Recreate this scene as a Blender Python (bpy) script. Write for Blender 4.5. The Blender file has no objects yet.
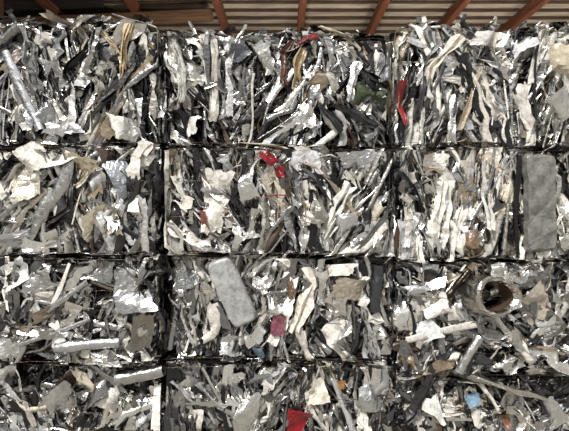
import bpy, math, random
import numpy as np
rng = np.random.default_rng(23)
S = 0.007            # metres per photo pixel on the bale front plane
CX, CY = 284.5, 215.5
GROUND_PX = 470.0
ZC = (GROUND_PX-CY)*S
DCAM = 2.9
def X(px): return (px-CX)*S
def Z(py): return (GROUND_PX-py)*S
def lin(c):
    c = np.array(c, float)/255.0
    return np.where(c <= 0.04045, c/12.92, ((c+0.055)/1.055)**2.4)

# ------------------------------------------------------------ materials
def new_mat(name):
    m = bpy.data.materials.new(name); m.use_nodes = True
    nt = m.node_tree; b = nt.nodes['Principled BSDF']
    return m, nt, b
def scrap_mat(name, metallic, rough, bump, grime):
    m, nt, b = new_mat(name)
    N = nt.nodes; L = nt.links
    at = N.new('ShaderNodeAttribute'); at.attribute_name = 'Col'
    tc = N.new('ShaderNodeTexCoord')
    n1 = N.new('ShaderNodeTexNoise'); n1.inputs['Scale'].default_value = 18; n1.inputs['Detail'].default_value = 7
    n1.inputs['Roughness'].default_value = 0.78
    L.new(tc.outputs['Object'], n1.inputs['Vector'])
    r = N.new('ShaderNodeValToRGB')
    r.color_ramp.elements[0].position = 0.45; r.color_ramp.elements[0].color = (0, 0, 0, 1)
    r.color_ramp.elements[1].position = 0.70; r.color_ramp.elements[1].color = (1, 1, 1, 1)
    L.new(n1.outputs['Fac'], r.inputs['Fac'])
    mul = N.new('ShaderNodeMath'); mul.operation = 'MULTIPLY'; mul.inputs[1].default_value = grime
    L.new(r.outputs['Color'], mul.inputs[0])
    mix = N.new('ShaderNodeMixRGB'); mix.blend_type = 'MULTIPLY'
    L.new(mul.outputs[0], mix.inputs['Fac']); L.new(at.outputs['Color'], mix.inputs['Color1'])
    mix.inputs['Color2'].default_value = (0.27, 0.235, 0.19, 1)
    L.new(mix.outputs['Color'], b.inputs['Base Color'])
    b.inputs['Metallic'].default_value = metallic
    n2 = N.new('ShaderNodeTexNoise'); n2.inputs['Scale'].default_value = 30; n2.inputs['Detail'].default_value = 3
    L.new(tc.outputs['Object'], n2.inputs['Vector'])
    mr = N.new('ShaderNodeMapRange'); mr.inputs['To Min'].default_value = rough-0.12; mr.inputs['To Max'].default_value = rough+0.15
    L.new(n2.outputs['Fac'], mr.inputs['Value']); L.new(mr.outputs['Result'], b.inputs['Roughness'])
    bp = N.new('ShaderNodeBump'); bp.inputs['Strength'].default_value = bump; bp.inputs['Distance'].default_value = 0.015
    L.new(n2.outputs['Fac'], bp.inputs['Height']); L.new(bp.outputs['Normal'], b.inputs['Normal'])
    return m
M_PAINT = scrap_mat('painted_sheet', 0.0, 0.32, 0.35, 0.85)
M_METAL = scrap_mat('bare_aluminium', 1.0, 0.28, 0.5, 0.45)
M_DARK = scrap_mat('dark_plastic_and_dirt', 0.0, 0.35, 0.3, 0.5)
MATS = [M_PAINT, M_METAL, M_DARK]
PAINT, METAL, DARK = 0, 1, 2

def wood_mat(name, c1, c2, scale=(3, 3, 3)):
    m, nt, b = new_mat(name); N = nt.nodes; L = nt.links
    tc = N.new('ShaderNodeTexCoord'); mp = N.new('ShaderNodeMapping'); mp.inputs['Scale'].default_value = scale
    n = N.new('ShaderNodeTexNoise'); n.inputs['Scale'].default_value = 4; n.inputs['Detail'].default_value = 8
    r = N.new('ShaderNodeValToRGB')
    r.color_ramp.elements[0].position = 0.3; r.color_ramp.elements[0].color = (*lin(c1), 1)
    r.color_ramp.elements[1].position = 0.7; r.color_ramp.elements[1].color = (*lin(c2), 1)
    L.new(tc.outputs['Object'], mp.inputs['Vector']); L.new(mp.outputs['Vector'], n.inputs['Vector'])
    L.new(n.outputs['Fac'], r.inputs['Fac']); L.new(r.outputs['Color'], b.inputs['Base Color'])
    b.inputs['Roughness'].default_value = 0.75
    bp = N.new('ShaderNodeBump'); bp.inputs['Strength'].default_value = 0.3
    L.new(n.outputs['Fac'], bp.inputs['Height']); L.new(bp.outputs['Normal'], b.inputs['Normal'])
    return m
M_RAFTER = wood_mat('rust_brown_timber', (84, 48, 32), (130, 78, 52), (6, 0.6, 6))
M_BEAM = wood_mat('old_brown_timber', (80, 60, 46), (140, 106, 78), (0.6, 6, 6))
M_ROOF = wood_mat('weathered_corrugated_sheet', (146, 130, 112), (205, 190, 172), (0.5, 2.5, 1))
M_SHADE_STRIP = wood_mat('corrugation_shade', (58, 46, 38), (92, 74, 60), (1, 4, 4))  # dark tone standing in for shade along the corrugations
M_WALL = wood_mat('dark_cladding', (38, 34, 32), (62, 56, 52), (1, 1, 1))
M_FLOOR = wood_mat('concrete', (110, 106, 100), (150, 146, 138), (1, 1, 1))
M_FILL = wood_mat('fill_housing_grey', (60, 60, 60), (80, 80, 80), (1, 1, 1))  # housing of the added roof fill lights only

# ------------------------------------------------------------ mesh accumulator
class Acc:
    def __init__(s): s.V = []; s.F = []; s.C = []; s.M = []; s.Sm = []; s.n = 0
    def grid(s, P, col, mat, closed=False, smooth=False, jit=0.04):
        n, m = P.shape[:2]
        idx = np.arange(n*m).reshape(n, m)+s.n
        if closed: idx = np.concatenate([idx, idx[:, :1]], 1)
        f = np.stack([idx[:-1, :-1], idx[1:, :-1], idx[1:, 1:], idx[:-1, 1:]], -1).reshape(-1, 4)
        s.V.append(P.reshape(-1, 3)); s.F.append(f)
        c = np.clip(np.asarray(col)[None, :]*(1+rng.normal(0, jit, (n*m, 1))), 0, 0.92)
        s.C.append(c); s.M.append(np.full(len(f), mat)); s.Sm.append(np.full(len(f), smooth)); s.n += n*m
    def build(s, name, mats):
        V = np.concatenate(s.V); F = np.concatenate(s.F); C = np.concatenate(s.C)
        me = bpy.data.meshes.new(name)
        me.vertices.add(len(V)); me.vertices.foreach_set('co', V.astype(np.float32).ravel())
        me.loops.add(len(F)*4); me.loops.foreach_set('vertex_index', F.astype(np.int32).ravel())
        me.polygons.add(len(F)); me.polygons.foreach_set('loop_start', (np.arange(len(F))*4).astype(np.int32))
        me.polygons.foreach_set('loop_total', np.full(len(F), 4, np.int32))
        me.update(calc_edges=True)
        me.polygons.foreach_set('material_index', np.concatenate(s.M).astype(np.int32))
        me.polygons.foreach_set('use_smooth', np.concatenate(s.Sm).astype(bool))
        a = me.color_attributes.new('Col', 'FLOAT_COLOR', 'POINT')
        a.data.foreach_set('color', np.concatenate([C, np.ones((len(C), 1))], 1).astype(np.float32).ravel())
        for m in mats: me.materials.append(m)
        me.validate()
        return me

def link(name, me, loc=(0, 0, 0)):
    o = bpy.data.objects.new(name, me); o.location = loc
    bpy.context.scene.collection.objects.link(o); return o

# ------------------------------------------------------------ scrap pieces, in (u, v, d) space
t8 = np.linspace(0, 2*math.pi, 9)[:-1]; t14 = np.linspace(0, 2*math.pi, 15)[:-1]
PROF = {
 'flat': (np.array([[-.5, 0], [-.25, .08], [.0, .1], [.25, .08], [.5, 0]]), False),
 'hook': (np.array([[-.38, .34], [-.5, .2], [-.46, .03], [-.2, -.03], [.1, .02], [.5, 0.05]]), False),
 'L': (np.array([[-.5, .5], [-.48, 0], [.5, 0]]), False),
 'U': (np.array([[-.5, .5], [-.48, 0], [.48, 0], [.5, .5]]), False),
 'C': (np.array([[-.3, .45], [-.5, .3], [-.45, 0], [0, -.1], [.45, 0], [.5, .3]]), False),
 'tube': (np.stack([np.cos(t8)*.5, np.sin(t8)*.32], 1), True),
 'box': (np.array([[-.5, -.25], [.5, -.25], [.5, .25], [-.5, .25]]), True),
 'round': (np.stack([np.cos(t14)*.5, np.sin(t14)*.5], 1), True),
}
def pleat():
    k = rng.integers(4, 9); a = np.linspace(-.5, .5, k)+rng.normal(0, .06, k)
    b = np.where(np.arange(k) % 2, 1, -1)*rng.uniform(.03, .32, k)*rng.uniform(.5, 1.6)
    return np.stack([a, b], 1), False
def smooth_noise(n, s, corr=4):
    x = rng.normal(0, 1, n+2*corr); k = np.hanning(corr+2)[1:-1]; k /= k.sum()
    return np.convolve(x, k, 'same')[corr:-corr]*s*1.6
def strip(c, L, W, theta, prof='flat', n=9, bend=.15, kink=.15, twist=.25, phi=0., pitch=.1, wn=.15, crinkle=.25):
    da = rng.normal(0, bend, n)
    k = rng.random(n) < kink
    da = da + k*rng.choice([-1, 1], n)*rng.uniform(.4, 1.3, n)
    ang = np.cumsum(da); ang = theta+ang-ang.mean()
    pt = rng.normal(0, pitch)+smooth_noise(n, pitch*1.6)
    T = np.stack([np.cos(ang)*np.cos(pt), np.sin(ang)*np.cos(pt), np.sin(pt)], 1)
    p = np.cumsum(T*L/n, 0); p = p-p.mean(0)+np.asarray(c)
    U = np.stack([-np.sin(ang), np.cos(ang), 0*ang], 1); V = np.cross(T, U)
    ph = (phi+np.cumsum(rng.normal(0, twist, n)))[:, None]
    A = np.cos(ph)*U+np.sin(ph)*V; B = -np.sin(ph)*U+np.cos(ph)*V
    w = W*np.clip(1+smooth_noise(n, wn*1.5), .35, 1.7)
    pr, closed = pleat() if prof == 'pleat' else PROF[prof]
    m = len(pr)
    na = np.stack([smooth_noise(n, wn*.5) for _ in range(m)], 1)+rng.normal(0, wn*.22*crinkle, (n, m))
    nb = np.stack([smooth_noise(n, wn*.6) for _ in range(m)], 1)+rng.normal(0, wn*.5*crinkle, (n, m))
    pa = pr[None, :, 0]+na; pb = pr[None, :, 1]+nb
    P = p[:, None]+(pa*w[:, None])[..., None]*A[:, None]+(pb*w[:, None])[..., None]*B[:, None]
    if not closed:   # torn ends
        P[0] -= T[0]*rng.uniform(0, .5, (m, 1))*W; P[-1] += T[-1]*rng.uniform(0, .5, (m, 1))*W
    return P, closed
def sheet(c, w, h, theta, tilt=.4, rough=.35, n=7, ragged=.12, axis=None, folds=5):
    a, b = np.meshgrid(np.linspace(-.5, .5, n), np.linspace(-.5, .5, n), indexing='ij')
    ed = np.maximum(abs(a), abs(b))*2
    a = (a+rng.normal(0, ragged/2, a.shape)*ed)*w; b = (b+rng.normal(0, ragged/2, b.shape)*ed)*h
    a = a*(1+rng.uniform(-.35, .35)*b/h*2); b = b+a*rng.uniform(-.25, .25)
    z = np.zeros_like(a)
    for k in range(folds):
        t = rng.uniform(0, math.pi); o = rng.uniform(-.4, .4)*min(w, h)
        z += rng.normal(0, rough)*abs(a*math.cos(t)+b*math.sin(t)-o)
    z += rng.normal(0, rough*.035*min(w, h), z.shape)
    z -= z.mean()
    P = np.stack([a, b, z], -1)
    ax = rng.uniform(0, 2*math.pi) if axis is None else axis
    k = np.array([math.cos(ax), math.sin(ax), 0.]); 
    ct, st = math.cos(tilt), math.sin(tilt)
    P = P*ct+np.cross(k, P)*st+(P@k)[..., None]*k*(1-ct)
    c0, s0 = math.cos(theta), math.sin(theta)
    P = np.stack([P[..., 0]*c0-P[..., 1]*s0, P[..., 0]*s0+P[..., 1]*c0, P[..., 2]], -1)
    return P+np.asarray(c)

PAL = {
 'white': (234, 231, 224), 'off': (204, 201, 194), 'cream': (200, 191, 174), 'lgrey': (168, 168, 167), 'grey': (122, 122, 122),
 'dgrey': (50, 50, 52), 'black': (16, 16, 18), 'tan': (134, 120, 100), 'brown': (74, 60, 50), 'rust': (92, 70, 56),
 'blue': (98, 108, 118), 'silver': (242, 241, 239), 'dsilver': (158, 157, 156)}
MET = {'silver', 'dsilver'}
def pick(pal):
    k = list(pal); w = np.array([pal[i] for i in k], float); name = k[rng.choice(len(k), p=w/w.sum())]
    col = lin(PAL[name])*rng.uniform(.72, 1.12)
    if name in MET: return col, METAL
    if name in ('lgrey', 'grey') and rng.random() < .75: return col*1.35, METAL
    if name in ('off', 'white') and rng.random() < .25: return col, METAL
    if name == 'dgrey' and rng.random() < .55: return col*2.2, METAL
    if name in ('black', 'dgrey'): return col, DARK
    return col, PAINT

def fill_face(acc, fw, fh, mapf, N, pal, sig, top=False, sheets=.3, size=1., dmax=.21, base=math.pi/2, extr=0, holes=()):
    # flow field: neighbouring pieces were crushed together and lie roughly parallel
    K = 9; kx = rng.uniform(-9, 9, K); kz = rng.uniform(-7, 7, K); kp = rng.uniform(0, 6.28, K); ka = rng.normal(0, 1, K)*.5
    flow = lambda u, v: float(np.sum(ka*np.sin(kx*u+kz*v+kp)))
    e1, e2 = rng.uniform(0, 6.28, 2)
    el, nw = (1.3, .82) if sig < .5 else (1., 1.)
    for i in range(N+extr):
        u, v = rng.uniform(.0, fw), rng.uniform(.0, fh)
        d = dmax*rng.random()**.85
        e = min(u, fw-u, v, fh-v if not top else 1); d += .06*math.exp(-max(e, 0)/.03)
        d -= .035*math.sin(math.pi*u/fw)*math.sin(math.pi*v/fh)       # bulging face
        d += .025*math.sin(5*u+e1)*math.sin(7*v+e2)
        for (hu, hv, hw, hh) in holes:
            if abs(u-hu) < hw/2+.01 and abs(v-hv) < hh/2+.01: d = max(d, .12)
        col, mat = pick(pal)
        r = rng.random()
        th = base+sig*(flow(u, v)*.85+rng.normal(0, .45))
        if i >= N:                             # long straight tubes and window-frame extrusions
            L = rng.uniform(.3, .8); W = rng.uniform(.014, .045)
            col, mat = lin((205, 205, 204))*rng.uniform(.5, 1.1), METAL
            P, closed = strip((u, v, d*.35), L, W, rng.uniform(0, math.pi) if sig > .5 else th, rng.choice(['round', 'box', 'U', 'L', 'tube']), n=10, bend=.015, kink=.01, twist=.02,
                              phi=rng.normal(0, .6), pitch=.03, wn=.04)
            sm = rng.random() < .6
        elif r < sheets:
            s = size*nw*rng.uniform(.045, .135)
            a = rng.uniform(.9, 2.6)*el
            P = sheet((u, v, d+.03), s, s*a, th-math.pi/2, tilt=abs(rng.normal(0, .65)), rough=rng.uniform(.25, .7), n=8, folds=6)
            closed = False; sm = rng.random() < .4
        elif r < sheets+(1-sheets)*.40:       # crushed, pleated sheet
            L = size*el*rng.uniform(.18, .65); W = size*nw*rng.uniform(.045, .13)
            P, closed = strip((u, v, d), L, W, th, 'pleat', n=int(6+L*24), bend=.08, kink=.05, twist=.1, phi=rng.normal(0, .7), pitch=.15, wn=.23)
            sm = rng.random() < .35
        elif r < sheets+(1-sheets)*.64:       # sheet seen edge-on
            L = size*el*rng.uniform(.2, .7); W = size*rng.uniform(.05, .12)
            P, closed = strip((u, v, d), L, W, th, 'hook', n=int(6+L*20), bend=.10, kink=.04, twist=.08, phi=rng.choice([-1, 1])*rng.normal(1.25, .25), pitch=.06, wn=.1)
            sm = True
        elif r < sheets+(1-sheets)*.89:       # extrusions, tubes, bands
            pr = rng.choice(['flat', 'L', 'U', 'C', 'tube', 'box'], p=[.2, .17, .16, .18, .21, .08])
            L = size*el*rng.uniform(.2, .7); W = size*rng.choice([.010, .018, .03, .05], p=[.25, .38, .27, .10])*rng.uniform(.8, 1.3)
            stiff = rng.random() < .55
            P, closed = strip((u, v, d), L, W, th, pr, n=int(6+L*18), bend=.02 if stiff else .11, kink=0 if stiff else .07,
                              twist=.03 if stiff else .15, phi=rng.normal(0, .7), pitch=.04 if stiff else .1, wn=.06)
            sm = rng.random() < .6
        elif r < .965:                          # thin curling strips and cable
            L = size*rng.uniform(.15, .5); W = rng.uniform(.005, .011)
            P, closed = strip((u, v, d*.8), L, W, th+rng.normal(0, .4), rng.choice(['tube', 'flat']), n=int(8+L*26), bend=.2, kink=.02, twist=.2, phi=rng.normal(0, .7), pitch=.15, wn=.05)
            sm = True
        else:
            s = size*rng.uniform(.02, .05)
            P = sheet((u, v, d*.6), s, s*rng.uniform(1, 2), rng.uniform(0, 3), tilt=rng.uniform(0, 1), rough=.5, n=5); closed = False; sm = False
        U, V, D = P[..., 0], P[..., 1], P[..., 2]
        m = rng.uniform(0, .026, 4)+np.array([math.sin(9*v+e1), math.sin(8*v+e2), math.sin(7*u+e2), math.sin(6*u+e1)])*.011+.008
        f = .06
        if rng.random() < .08: m = m-.022; f = .2     # a few ends stick out into the joints
        U = np.where(U < m[0], m[0]+(U-m[0])*f, U); U = np.where(U > fw-m[1], fw-m[1]+(U-fw+m[1])*f, U)
        V = np.where(V < m[2], m[2]+(V-m[2])*f, V)
        if top: m[3] = -rng.uniform(-.03, .015); f = .3
        V = np.where(V > fh-m[3], fh-m[3]+(V-fh+m[3])*f, V)
        D = np.where(D < -.01, -.01+(D+.01)*.25, D)
        for (hu, hv, hw, hh) in holes:        # scrap lies behind the big stiff pieces
            ins_ = (abs(U-hu) < hw/2)&(abs(V-hv) < hh/2)
            D = np.where(ins_, np.maximum(D, .03), D)
        acc.grid(mapf(U, V, D), col, mat, closed, sm)

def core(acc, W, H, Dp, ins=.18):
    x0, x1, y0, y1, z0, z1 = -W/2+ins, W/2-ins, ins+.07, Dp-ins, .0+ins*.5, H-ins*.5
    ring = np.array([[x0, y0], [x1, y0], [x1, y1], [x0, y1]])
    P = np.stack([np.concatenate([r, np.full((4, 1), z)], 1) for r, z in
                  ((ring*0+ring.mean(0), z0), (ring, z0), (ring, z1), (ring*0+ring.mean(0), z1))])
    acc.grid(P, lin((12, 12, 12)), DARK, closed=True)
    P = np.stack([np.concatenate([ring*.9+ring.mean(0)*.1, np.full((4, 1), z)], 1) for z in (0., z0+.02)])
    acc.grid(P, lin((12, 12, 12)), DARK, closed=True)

def wire(acc, pts, r=.0022, col=(70, 60, 52)):
    pts = np.asarray(pts, float); n = len(pts)
    T = np.gradient(pts, axis=0); T /= np.linalg.norm(T, axis=1)[:, None]+1e-9
    ref = np.array([.3, .2, .93]) if abs(T[0][2]) < .8 else np.array([1., .1, 0])
    A = np.cross(T, ref); A /= np.linalg.norm(A, axis=1)[:, None]; B = np.cross(T, A)
    a = np.linspace(0, 2*math.pi, 6)[:-1]
    P = pts[:, None]+r*(np.cos(a)[None, :, None]*A[:, None]+np.sin(a)[None, :, None]*B[:, None])
    acc.grid(P, lin(col), METAL, closed=True, smooth=True)

# ------------------------------------------------------------ bale specifications
P_MIX = dict(white=15, off=13, cream=2, lgrey=16, grey=11, dgrey=8, black=9, tan=1.5, brown=2, silver=26, dsilver=11, blue=.5)
P_DARK = dict(white=9, off=8, cream=2, lgrey=14, grey=12, dgrey=13, black=15, tan=2, brown=3, silver=23, dsilver=14)
P_LIGHT = dict(white=26, off=20, cream=6, lgrey=13, grey=7, dgrey=7, black=8, tan=2.5, brown=1, silver=21, dsilver=7)
P_BROWN = dict(white=12, off=12, cream=3, lgrey=13, grey=11, dgrey=10, black=11, tan=3, brown=4, silver=22, dsilver=12, rust=.6)
XC = {0: (-65, 160), 1: (165, 391), 2: (396, 625)}
YR = {0: [(29, 147), (147, 255), (255, 363), (363, 470)],
      1: [(35, 147), (147, 256), (256, 362), (362, 470)],
      2: [(29, 147), (147, 261), (261, 377), (377, 470)]}
SPEC = {(0, 0): (P_DARK, .42, .18, 1.15), (0, 1): (P_MIX, .75, .32, 1.1), (0, 2): (P_DARK, 1.1, .22, 1.1), (0, 3): (P_DARK, 1.1, .28, .95),
        (1, 0): (P_DARK, .22, .12, 1.0), (1, 1): (P_MIX, .36, .25, .95), (1, 2): (P_MIX, .5, .25, .95), (1, 3): (P_MIX, .85, .28, .85),
        (2, 0): (P_LIGHT, .34, .15, .92), (2, 1): (P_LIGHT, .2, .15, .92), (2, 2): (P_BROWN, 1.1, .25, .95), (2, 3): (P_BROWN, 1.2, .22, .85)}
FE = {
(0, 0): [('pipe', 28, 94, 10, 92, 114, (200, 202, 205), METAL), ('pipe', 9, 42, 10, 40, 40, (150, 150, 150), METAL),
         ('strap', 127, 62, 8, 70, 80, (205, 184, 150), PAINT), ('strap', 118, 52, 6, 45, 120, (180, 165, 140), PAINT),
         ('sheet', 42, 112, 26, 30, 20, (175, 178, 182), METAL, .3, .3), ('sheet', 128, 130, 26, 22, 0, (225, 225, 222), PAINT, .4, .3),
         ('sheet', 66, 125, 28, 24, 10, (220, 222, 225), METAL, .5, .3), ('strap', 95, 60, 12, 60, 95, (200, 200, 198), METAL), ('sheet', 20, 60, 9, 36, -30, (120, 110, 96), PAINT, .15, .3),
         ('strap', 80, 75, 8, 60, 100, (28, 28, 30), DARK)],
(0, 1): [('sheet', 31, 184, 28, 34, 10, (240, 234, 216), METAL, .2, .3), ('sheet', 84, 172, 26, 30, -20, (226, 216, 194), METAL, .35, .4),
         ('sheet', 105, 222, 34, 30, 15, (236, 228, 210), METAL, .35, .3), ('sheet', 137, 205, 10, 14, 0, (240, 238, 230), PAINT, .1, .2),
         ('sheet', 38, 158, 24, 26, 30, (238, 236, 228), PAINT, .3, .3), ('strap', 18, 165, 9, 40, 30, (30, 30, 32), DARK), ('sheet', 65, 160, 26, 12, 20, (235, 232, 225), PAINT, .3, .4),
         ('strap', 70, 205, 8, 60, 60, (35, 33, 32), DARK), ('sheet', 18, 240, 36, 18, -5, (200, 202, 205), METAL, .35, .3), ('sheet', 125, 178, 22, 40, 30, (170, 175, 180), METAL, .25, .4)],
(0, 2): [('sheet', 135, 290, 32, 44, 15, (195, 196, 196), METAL, .25, .35), ('sheet', 22, 272, 26, 24, 20, (225, 228, 228), PAINT, .4, .3),
         ('pipe', 92, 342, 11, 68, 4, (200, 202, 204), METAL), ('sheet', 105, 270, 30, 22, -10, (170, 170, 168), METAL, .3, .4),
         ('sheet', 60, 308, 46, 12, 25, (110, 98, 84), PAINT, .2, .5), ('sheet', 44, 285, 26, 20, -30, (200, 200, 200), METAL, .3, .4), ('sheet', 145, 330, 20, 36, -8, (150, 146, 140), METAL, .15, .3),
         ('sheet', 10, 345, 30, 22, 0, (215, 215, 212), METAL, .4, .3), ('pipe', 60, 330, 5, 80, 20, (190, 190, 190), METAL), ('pipe', 70, 296, 6, 60, 35, (190, 190, 190), METAL)],
(0, 3): [('pipe', 140, 375, 12, 52, 10, (190, 190, 188), METAL), ('sheet', 12, 378, 22, 30, 20, (220, 220, 216), PAINT, .4, .3), ('sheet', 62, 400, 26, 30, 20, (200, 200, 200), METAL, .4, .4),
         ('sheet', 156, 408, 8, 44, 0, (235, 232, 226), PAINT, .1, .2), ('sheet', 95, 395, 30, 16, 30, (170, 170, 170), METAL, .3, .4)],
(1, 0): [('sheet', 369, 96, 33, 24, -8, (58, 70, 46), PAINT, .3, .25), ('sheet', 307, 39, 20, 8, 10, (120, 28, 36), PAINT, .4, .3),
         ('sheet', 190, 127, 18, 18, 10, (220, 218, 212), PAINT, .4, .3), ('strap', 299, 75, 9, 56, 92, (170, 150, 120), PAINT),
         ('strap', 285, 62, 6, 50, 84, (98, 66, 52), PAINT), ('strap', 214, 80, 9, 84, 88, (215, 213, 206), PAINT), ('strap', 180, 70, 9, 64, 95, (210, 210, 205), PAINT),
         ('sheet', 262, 60, 20, 30, 5, (200, 200, 195), METAL, .5, .4), ('strap', 352, 70, 8, 70, 98, (205, 205, 205), METAL), ('sheet', 384, 66, 12, 34, 0, (60, 62, 64), DARK, .2, .4),
         ('sheet', 240, 52, 18, 18, 40, (70, 74, 80), DARK, .3, .4), ('sheet', 305, 116, 18, 26, 0, (225, 225, 222), METAL, .5, .4)],
(1, 1): [('sheet', 216, 202, 24, 62, -8, (228, 225, 218), PAINT, .18, .25), ('sheet', 252, 190, 18, 56, 5, (222, 222, 220), METAL, .6, .3), ('sheet', 252, 226, 20, 28, 5, (215, 213, 208), METAL, .6, .3),
         ('sheet', 304, 163, 32, 22, -5, (220, 220, 224), PAINT, .2, .3), ('sheet', 269, 159, 17, 10, -50, (130, 26, 36), PAINT, .35, .25),
         ('sheet', 280, 172, 8, 11, 0, (130, 26, 36), PAINT, .3, .2), ('sheet', 206, 222, 7, 22, 10, (120, 72, 64), PAINT, .3, .3), ('strap', 275, 196, 1.6, 26, 0, (120, 40, 40), PAINT),
         ('strap', 340, 205, 14, 70, 70, (215, 214, 208), PAINT), ('sheet', 312, 205, 20, 30, 10, (165, 160, 152), METAL, .5, .4), ('sheet', 355, 160, 30, 16, 0, (200, 203, 206), METAL, .3, .4),
         ('sheet', 345, 228, 24, 28, 0, (225, 226, 228), METAL, .6, .3)],
(1, 2): [('plate', 232, 292, 27, 72, 24, (158, 160, 160), PAINT), ('sheet', 350, 289, 32, 22, -10, (156, 148, 134), PAINT, .15, .3),
         ('sheet', 278, 325, 13, 19, -5, (116, 66, 78), PAINT, .4, .2), ('sheet', 192, 276, 26, 20, 20, (170, 172, 170), METAL, .4, .4), ('sheet', 258, 352, 12, 12, 20, (104, 122, 138), PAINT, .3, .4),
         ('sheet', 337, 270, 34, 12, -8, (220, 218, 210), PAINT, .2, .4), ('strap', 305, 300, 13, 70, 78, (218, 212, 200), PAINT), ('sheet', 340, 325, 24, 30, 5, (222, 222, 220), METAL, .6, .3),
         ('sheet', 292, 290, 8, 18, 0, (110, 88, 70), PAINT, .3, .3), ('pipe', 376, 288, 12, 50, 85, (95, 98, 102), METAL), ('sheet', 232, 346, 24, 20, 0, (222, 224, 226), METAL, .5, .3)],
(1, 3): [('sheet', 297, 418, 20, 28, -14, (145, 14, 28), PAINT, .2, .3), ('sheet', 340, 381, 7, 9, 0, (160, 112, 70), PAINT, .2, .3), ('sheet', 206, 404, 34, 24, 20, (206, 206, 202), METAL, .4, .35),
         ('sheet', 262, 377, 22, 14, -10, (190, 196, 200), METAL, .3, .4), ('sheet', 250, 410, 20, 46, 0, (215, 215, 212), METAL, .6, .4), ('sheet', 318, 388, 16, 24, 0, (210, 205, 192), PAINT, .5, .4), ('sheet', 368, 398, 24, 26, 10, (200, 202, 202), METAL, .4, .4)],
(2, 0): [('sheet', 556, 68, 32, 46, 15, (200, 190, 170), PAINT, .45, .3), ('sheet', 401, 104, 7, 44, 0, (130, 34, 38), PAINT, .3, .3), ('strap', 425, 84, 9, 80, 75, (60, 60, 60), DARK),
         ('sheet', 522, 45, 24, 18, 20, (216, 216, 218), PAINT, .5, .4), ('sheet', 485, 40, 28, 14, -10, (222, 220, 216), PAINT, .45, .4), ('strap', 437, 70, 9, 84, 70, (212, 206, 192), PAINT),
         ('strap', 470, 95, 8, 76, 72, (184, 172, 152), PAINT), ('sheet', 550, 112, 30, 26, 10, (225, 225, 225), METAL, .5, .3), ('seam', 534, 90, 2.5, 108, 90, (22, 22, 22), DARK)],
(2, 1): [('slab', 538, 203, 32, 98, 1, (118, 118, 113), PAINT), ('seam', 515, 205, 4, 108, 90, (16, 16, 16), DARK), ('sheet', 468, 240, 16, 18, 0, (116, 94, 76), PAINT, .5, .4),
         ('sheet', 433, 162, 20, 16, -5, (226, 224, 220), PAINT, .35, .4), ('strap', 440, 210, 15, 74, 88, (226, 224, 218), PAINT),
         ('strap', 485, 195, 10, 70, 94, (216, 214, 210), PAINT), ('sheet', 404, 234, 12, 26, 0, (225, 225, 225), METAL, .3, .3)],
(2, 2): [('ring', 488, 293, 22, 22, 0, (190, 186, 180), METAL), ('sheet', 530, 304, 32, 30, 35, (170, 163, 150), PAINT, .1, .35), ('sheet', 425, 329, 22, 20, 15, (218, 222, 222), PAINT, .3, .3),
         ('sheet', 545, 320, 20, 28, 30, (140, 138, 134), METAL, .08, .4), ('sheet', 425, 285, 38, 10, 25, (216, 216, 216), METAL, .2, .4), ('sheet', 435, 302, 22, 22, 10, (215, 210, 204), PAINT, .5, .4),
         ('pipe', 466, 352, 9, 44, 60, (200, 200, 200), METAL), ('sheet', 522, 342, 40, 12, -25, (210, 210, 208), METAL, .15, .5), ('pipe', 455, 283, 6, 40, 50, (60, 55, 50), METAL), ('sheet', 405, 360, 16, 14, 0, (128, 112, 94), PAINT, .5, .4)],
(2, 3): [('sheet', 470, 397, 15, 12, 10, (124, 152, 174), PAINT, .3, .25), ('sheet', 503, 418, 8, 14, 20, (116, 84, 62), PAINT, .4, .4), ('strap', 490, 382, 9, 110, -6, (200, 198, 192), METAL),
         ('sheet', 545, 412, 30, 30, 20, (215, 215, 215), METAL, .45, .4), ('sheet', 436, 408, 20, 30, 30, (215, 215, 212), PAINT, .5, .4), ('strap', 420, 392, 10, 60, 60, (35, 35, 35), DARK)],
}

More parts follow.
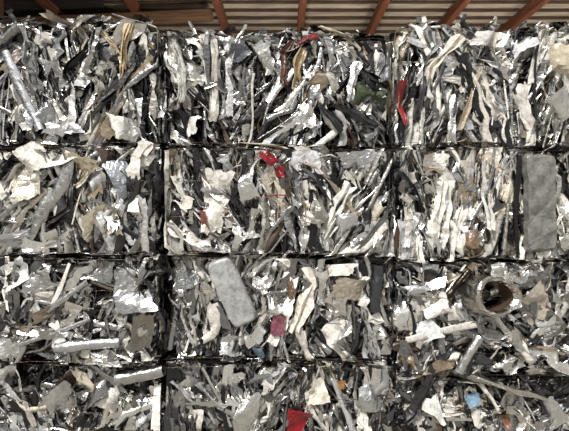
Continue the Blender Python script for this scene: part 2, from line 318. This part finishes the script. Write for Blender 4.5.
def add_features(acc, feats, x0, z0):
    mp = lambda P: np.stack([P[..., 0], P[..., 2]-.022, P[..., 1]], -1)
    for f in feats:
        kind, px, py, w, h, ang, col, mat = f[:8]
        u, v = X(px)-x0, Z(py)-z0; w *= S; h *= S; a = math.radians(ang); c = lin(col)
        if kind == 'sheet':
            P = sheet((u, v, .0), w, h, a, tilt=f[9], rough=f[8]*.9, n=10, ragged=.06, folds=6); cl = False; sm = False
            P[..., 2] = np.where(P[..., 2] < -.025, -.025+(P[..., 2]+.025)*.2, P[..., 2])
            if max(col)-min(col) > 44: P[..., 2] -= .012
        elif kind == 'pipe':
            P, cl = strip((u, v, .0), h, w, a, 'round', n=14, bend=.02, kink=0, twist=.02, pitch=.015, wn=.07); sm = True
        elif kind == 'strap':
            P, cl = strip((u, v, .0), h, w, a, 'pleat' if w > .02 else 'flat', n=14, bend=.1, kink=.05, twist=.12, pitch=.06); sm = False
            P[..., 2] = np.where(P[..., 2] < -.03, -.03, P[..., 2])
        elif kind == 'seam':
            P, cl = strip((u, v, .0), h, w, a, 'box', n=12, bend=.03, kink=0, twist=.02, pitch=.01, wn=.1); sm = False
        elif kind in ('plate', 'slab'):
            # dented sheet-metal panel: fine grid mapped on a rounded rectangle, edges turned back
            n = 26
            a_, b_ = np.meshgrid(np.linspace(-1, 1, n), np.linspace(-1, 1, n*2), indexing='ij')
            e = 6 if kind == 'plate' else 14
            sc = 1/np.maximum((abs(a_)**e+abs(b_)**e)**(1/e)/np.maximum(np.maximum(abs(a_), abs(b_)), 1e-6), 1e-6)
            xx, yy = a_*sc*w/2, b_*sc*h/2
            edge = np.maximum(abs(a_), abs(b_))
            if kind == 'slab': xx = xx*(1+.03*np.sin(9*b_+1)+.02*np.sin(23*b_)); yy = yy*(1+.012*np.sin(7*a_))
            amp = .0022 if kind == 'plate' else .0045
            dz = np.zeros_like(xx)
            for q in range(9):
                tt = rng.uniform(0, math.pi); fr = rng.uniform(15, 70)
                dz += amp*.6*np.sin(fr*(xx*math.cos(tt)+yy*math.sin(tt))+rng.uniform(0, 6))*rng.uniform(.3, 1)
            for q in range(5):
                tt = rng.uniform(0, math.pi); o = rng.uniform(-.3, .3)*h
                dz += amp*rng.choice([-1, 1])*np.exp(-abs(xx*math.cos(tt)+yy*math.sin(tt)-o)/.012)
            zz = -.03+.12*xx+.04*abs(yy-.05)+dz+.05*np.clip((edge-.93)/.07, 0, 1)**2
            P = np.stack([xx*math.cos(a)-yy*math.sin(a)+u, xx*math.sin(a)+yy*math.cos(a)+v, zz], -1)
            cl = False; sm = kind == 'plate'
        elif kind == 'ring':   # crushed end of a large pipe, mouth towards the viewer's right
            t = np.linspace(0, 2*math.pi, 33)[:-1]; q = 1+.08*np.cos(2*t+.6)+.05*np.cos(3*t)+.02*np.cos(5*t+1)
            rings = []
            for r_, d_ in ((1.12, .2), (1.12, .1), (1.08, .0), (1.03, -.09), (.97, -.105), (.84, -.10), (.76, -.07), (.72, .0), (.7, .10), (.66, .2), (0, .22)):
                rr = r_*w*q*(1+rng.normal(0, .02, len(t)))
                sx_ = (d_+.09)
                rings.append(np.stack([rr*np.cos(t)+u-sx_*.3, rr*np.sin(t)*.9+v-sx_*.12, np.full_like(t, d_)+.2*rr*np.cos(t)+rng.normal(0, .003, len(t))], -1))
            P = np.stack(rings)
            acc.grid(mp(P[:7]), c, mat, True, False); P = P[6:]; c = lin((76, 60, 50)); mat = DARK; cl = True; sm = True
        acc.grid(mp(P), c, mat, cl, sm, jit=.03)

DP = 1.15
bales = {}
for (ci, ri), (pal, sig, sh, size) in SPEC.items():
    xa, xb = XC[ci]; ya, yb = YR[ci][ri]
    jx = rng.uniform(-2, 2)
    x0, x1 = X(xa+jx), X(xb+jx); z1, z0 = Z(ya), Z(yb)
    W, H = x1-x0, z1-z0
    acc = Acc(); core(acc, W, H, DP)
    top = ri == 0
    hx = W/2
    holes = []
    for f in FE.get((ci, ri), []):
        if f[0] in ('ring', 'plate', 'slab'):
            k = 1.7 if f[0] == 'ring' else .95
            w_, h_ = f[3]*S, f[4]*S
            if f[0] == 'plate':
                a = math.radians(f[5])
                for q in np.linspace(-.42, .42, 6):
                    holes.append((X(f[1])-x0-math.sin(a)*q*h_, Z(f[2])-z0+math.cos(a)*q*h_, w_, h_*.2))
            else: holes.append((X(f[1])-x0, Z(f[2])-z0, w_*k, h_*k))
        elif f[0] == 'sheet' and max(f[6])-min(f[6]) > 44:
            holes.append((X(f[1])-x0, Z(f[2])-z0, f[3]*S*.75, f[4]*S*.75))
    front = lambda U, V, D: np.stack([U-hx, D, V], -1)
    fill_face(acc, W, H, front, int(780/size**1.3), pal, sig, top, sh, size, extr=(26 if ci == 0 else 8), holes=holes)
    rightf = lambda U, V, D: np.stack([hx-D, U, V], -1)
    leftf = lambda U, V, D: np.stack([-hx+D, U, V], -1)
    fill_face(acc, DP, H, rightf, 230, P_DARK, sig, False, .35, 1.25)
    fill_face(acc, DP, H, leftf, 230, P_DARK, sig, False, .35, 1.25)
    if top:
        topf = lambda U, V, D: np.stack([U-hx, V, H-D+.01], -1)
        fill_face(acc, W, DP, topf, 380, pal, 1.2, False, .4, 1.2)
    sub = Acc(); add_features(sub, FE.get((ci, ri), []), x0, z0)
    for Vv, Ff, Cc, Mm, Ss in zip(sub.V, sub.F, sub.C, sub.M, sub.Sm):
        Vv = Vv.copy(); Vv[:, 0] -= hx
        acc.V.append(Vv); acc.F.append(Ff+acc.n); acc.C.append(Cc); acc.M.append(Mm); acc.Sm.append(Ss)
    acc.n += sub.n
    for fz in (.03, .36, .68, .97):
        xs = np.linspace(-hx, hx, 26); zz = fz*H+rng.normal(0, .0025, 26)+.006*np.sin(np.linspace(0, rng.uniform(3, 8), 26))
        yy = -.012+rng.normal(0, .002, 26)
        pts = [(-hx-.005, DP*.9, fz*H), (-hx-.012, DP*.5, fz*H), (-hx-.008, .03, fz*H)]+[(a, b, c) for a, b, c in zip(xs, yy, zz)]+[(hx+.008, .03, fz*H), (hx+.012, DP*.5, fz*H), (hx+.005, DP*.9, fz*H)]
        wire(acc, pts, .0018, (96, 84, 72))
    me = acc.build('scrap_metal_bale', MATS)
    yoff = rng.uniform(-.04, .04)
    o = link('scrap_metal_bale', me, ((x0+x1)/2, yoff, z0)); bales[(ci, ri)] = o
wcol = 232*S
for ri in range(4):
    for src, px in (((2, ri), -65-232), ((0, ri), 632)):
        ya, yb = YR[src[0]][ri]
        link('scrap_metal_bale', bales[src].data, (X(px)+wcol/2-.0, .02, Z(yb)))

# ------------------------------------------------------------ shed
def box(name, size, loc, mat, rot=(0, 0, 0), bev=.008):
    import bmesh
    bm = bmesh.new(); bmesh.ops.create_cube(bm, size=1)
    bmesh.ops.scale(bm, vec=size, verts=bm.verts)
    if bev: bmesh.ops.bevel(bm, geom=bm.edges[:], offset=bev, segments=2, affect='EDGES')
    me = bpy.data.meshes.new(name); bm.to_mesh(me); bm.free(); me.materials.append(mat)
    o = link(name, me, loc); o.rotation_euler = rot; return o

ROOFZ = ZC+3.0
def corrugated(name, mat, L, n_per, pitch, amp, mapf, nx=2):
    prof = []
    for i in range(n_per):
        for q, h in ((0, 0), (.46, 0), (.5, 1), (.88, 1), (.92, 0)):
            prof.append(((i+q)*pitch, h*amp))
    prof = np.array(prof); xs = np.linspace(0, L, nx)
    P = np.zeros((len(prof), nx, 3)); P[..., 0] = xs[None]; P[..., 1] = prof[:, :1]; P[..., 2] = prof[:, 1:]
    a = Acc(); a.grid(mapf(P), (.5, .5, .5), 0); me = a.build(name, [mat]); return link(name, me)
corrugated('ceiling', M_ROOF, 14, 32, .235, .08, lambda P: np.stack([P[..., 0]-7, P[..., 1]-.3, P[..., 2]+ROOFZ], -1))
for i in range(30):  # added dark strips that imitate the shaded lines of the corrugated sheet
    box('corrugation_shade_strip', (14, .035, .03), (0, -.2+i*.235+.05, ROOFZ-.012), M_SHADE_STRIP, bev=.003)
RB = 2.88
for px in (-50, 40, 128, 216, 303, 386, 466, 544, 625, 710):
    x = (px-CX)*RB/CY
    box('roof_rafter', (.10, 7.6, .14), (x, 3.45, ROOFZ-.09), M_RAFTER)
box('tie_beam', (4.4, .16, .12), (-3.2, 3.05, ROOFZ-.22), M_BEAM, (0, 0, math.radians(-5)))
box('timber_post', (.2, .2, ROOFZ-.2), (-3.62, 2.2, (ROOFZ-.2)/2), M_BEAM)
for i in range(9):
    box('roof_board', (3.6, .24, .03), (-4.35+.05*(i % 2), 1.9+i*.26, ROOFZ-.04+.012*(i % 3)), M_WALL, bev=.004)
corrugated('wall_back', M_WALL, 14, 30, .19, .04, lambda P: np.stack([P[..., 0]-7, 7.2-P[..., 2], P[..., 1]], -1))
corrugated('wall_left', M_WALL, 7.6, 30, .19, .04, lambda P: np.stack([-7+P[..., 2], P[..., 0]-.3, P[..., 1]], -1))
corrugated('wall_right', M_WALL, 7.6, 30, .19, .04, lambda P: np.stack([7-P[..., 2], P[..., 0]-.3, P[..., 1]], -1))
box('floor', (60, 60, .2), (0, -10, -.1), M_FLOOR, bev=0)
for x in (-.3, 2.4, 5.0):  # added fill lights, unseen behind the stack, brightening the roof underside
    hb = ZC+.9
    h = box('added_fill_housing', (.9, .22, .08), (x, 1.7, hb), M_FILL)
    p = box('added_fill_pole', (.05, .05, hb), (0, 0, -hb/2), M_FILL); p.parent = h
    al = bpy.data.lights.new('roof_fill_light', 'AREA'); al.shape = 'RECTANGLE'; al.size = .8; al.size_y = .18; al.energy = 66; al.color = (1, .93, .84)
    ao = bpy.data.objects.new('added_roof_fill', al); bpy.context.scene.collection.objects.link(ao)
    ao.location = (0, 0, .05); ao.rotation_euler = (math.pi+math.radians(-35), 0, 0); ao.parent = h

# ------------------------------------------------------------ light
w = bpy.data.worlds.new('overcast_sky'); bpy.context.scene.world = w; w.use_nodes = True
nt = w.node_tree; bg = nt.nodes['Background']
tc = nt.nodes.new('ShaderNodeTexCoord'); sx = nt.nodes.new('ShaderNodeSeparateXYZ'); rp = nt.nodes.new('ShaderNodeValToRGB')
nt.links.new(tc.outputs['Generated'], sx.inputs[0]); nt.links.new(sx.outputs['Z'], rp.inputs['Fac'])
e = rp.color_ramp.elements
e[0].position = 0.0; e[0].color = (.05, .05, .05, 1); e[1].position = .75; e[1].color = (1, .99, .965, 1)
k = rp.color_ramp.elements.new(.1); k.color = (.14, .14, .135, 1)
k = rp.color_ramp.elements.new(.24); k.color = (.9, .89, .87, 1)
nt.links.new(rp.outputs['Color'], bg.inputs['Color']); bg.inputs['Strength'].default_value = 1.08
sl = bpy.data.lights.new('sun', 'SUN'); sl.energy = 5.0; sl.angle = math.radians(8); sl.color = (1, .97, .925)
so = bpy.data.objects.new('sun', sl); bpy.context.scene.collection.objects.link(so)
so.rotation_euler = (math.radians(36), 0, math.radians(-30)); so.location = (-3, -6, 8)

# ------------------------------------------------------------ camera
cam = bpy.data.cameras.new('camera'); cam.sensor_width = 36; cam.lens = DCAM/S/569*36; cam.clip_start = .05
co = bpy.data.objects.new('camera', cam); bpy.context.scene.collection.objects.link(co)
co.location = (0, -DCAM, ZC); co.rotation_euler = (math.pi/2, 0, 0)
bpy.context.scene.camera = co
bpy.context.scene.view_settings.view_transform = 'Standard'
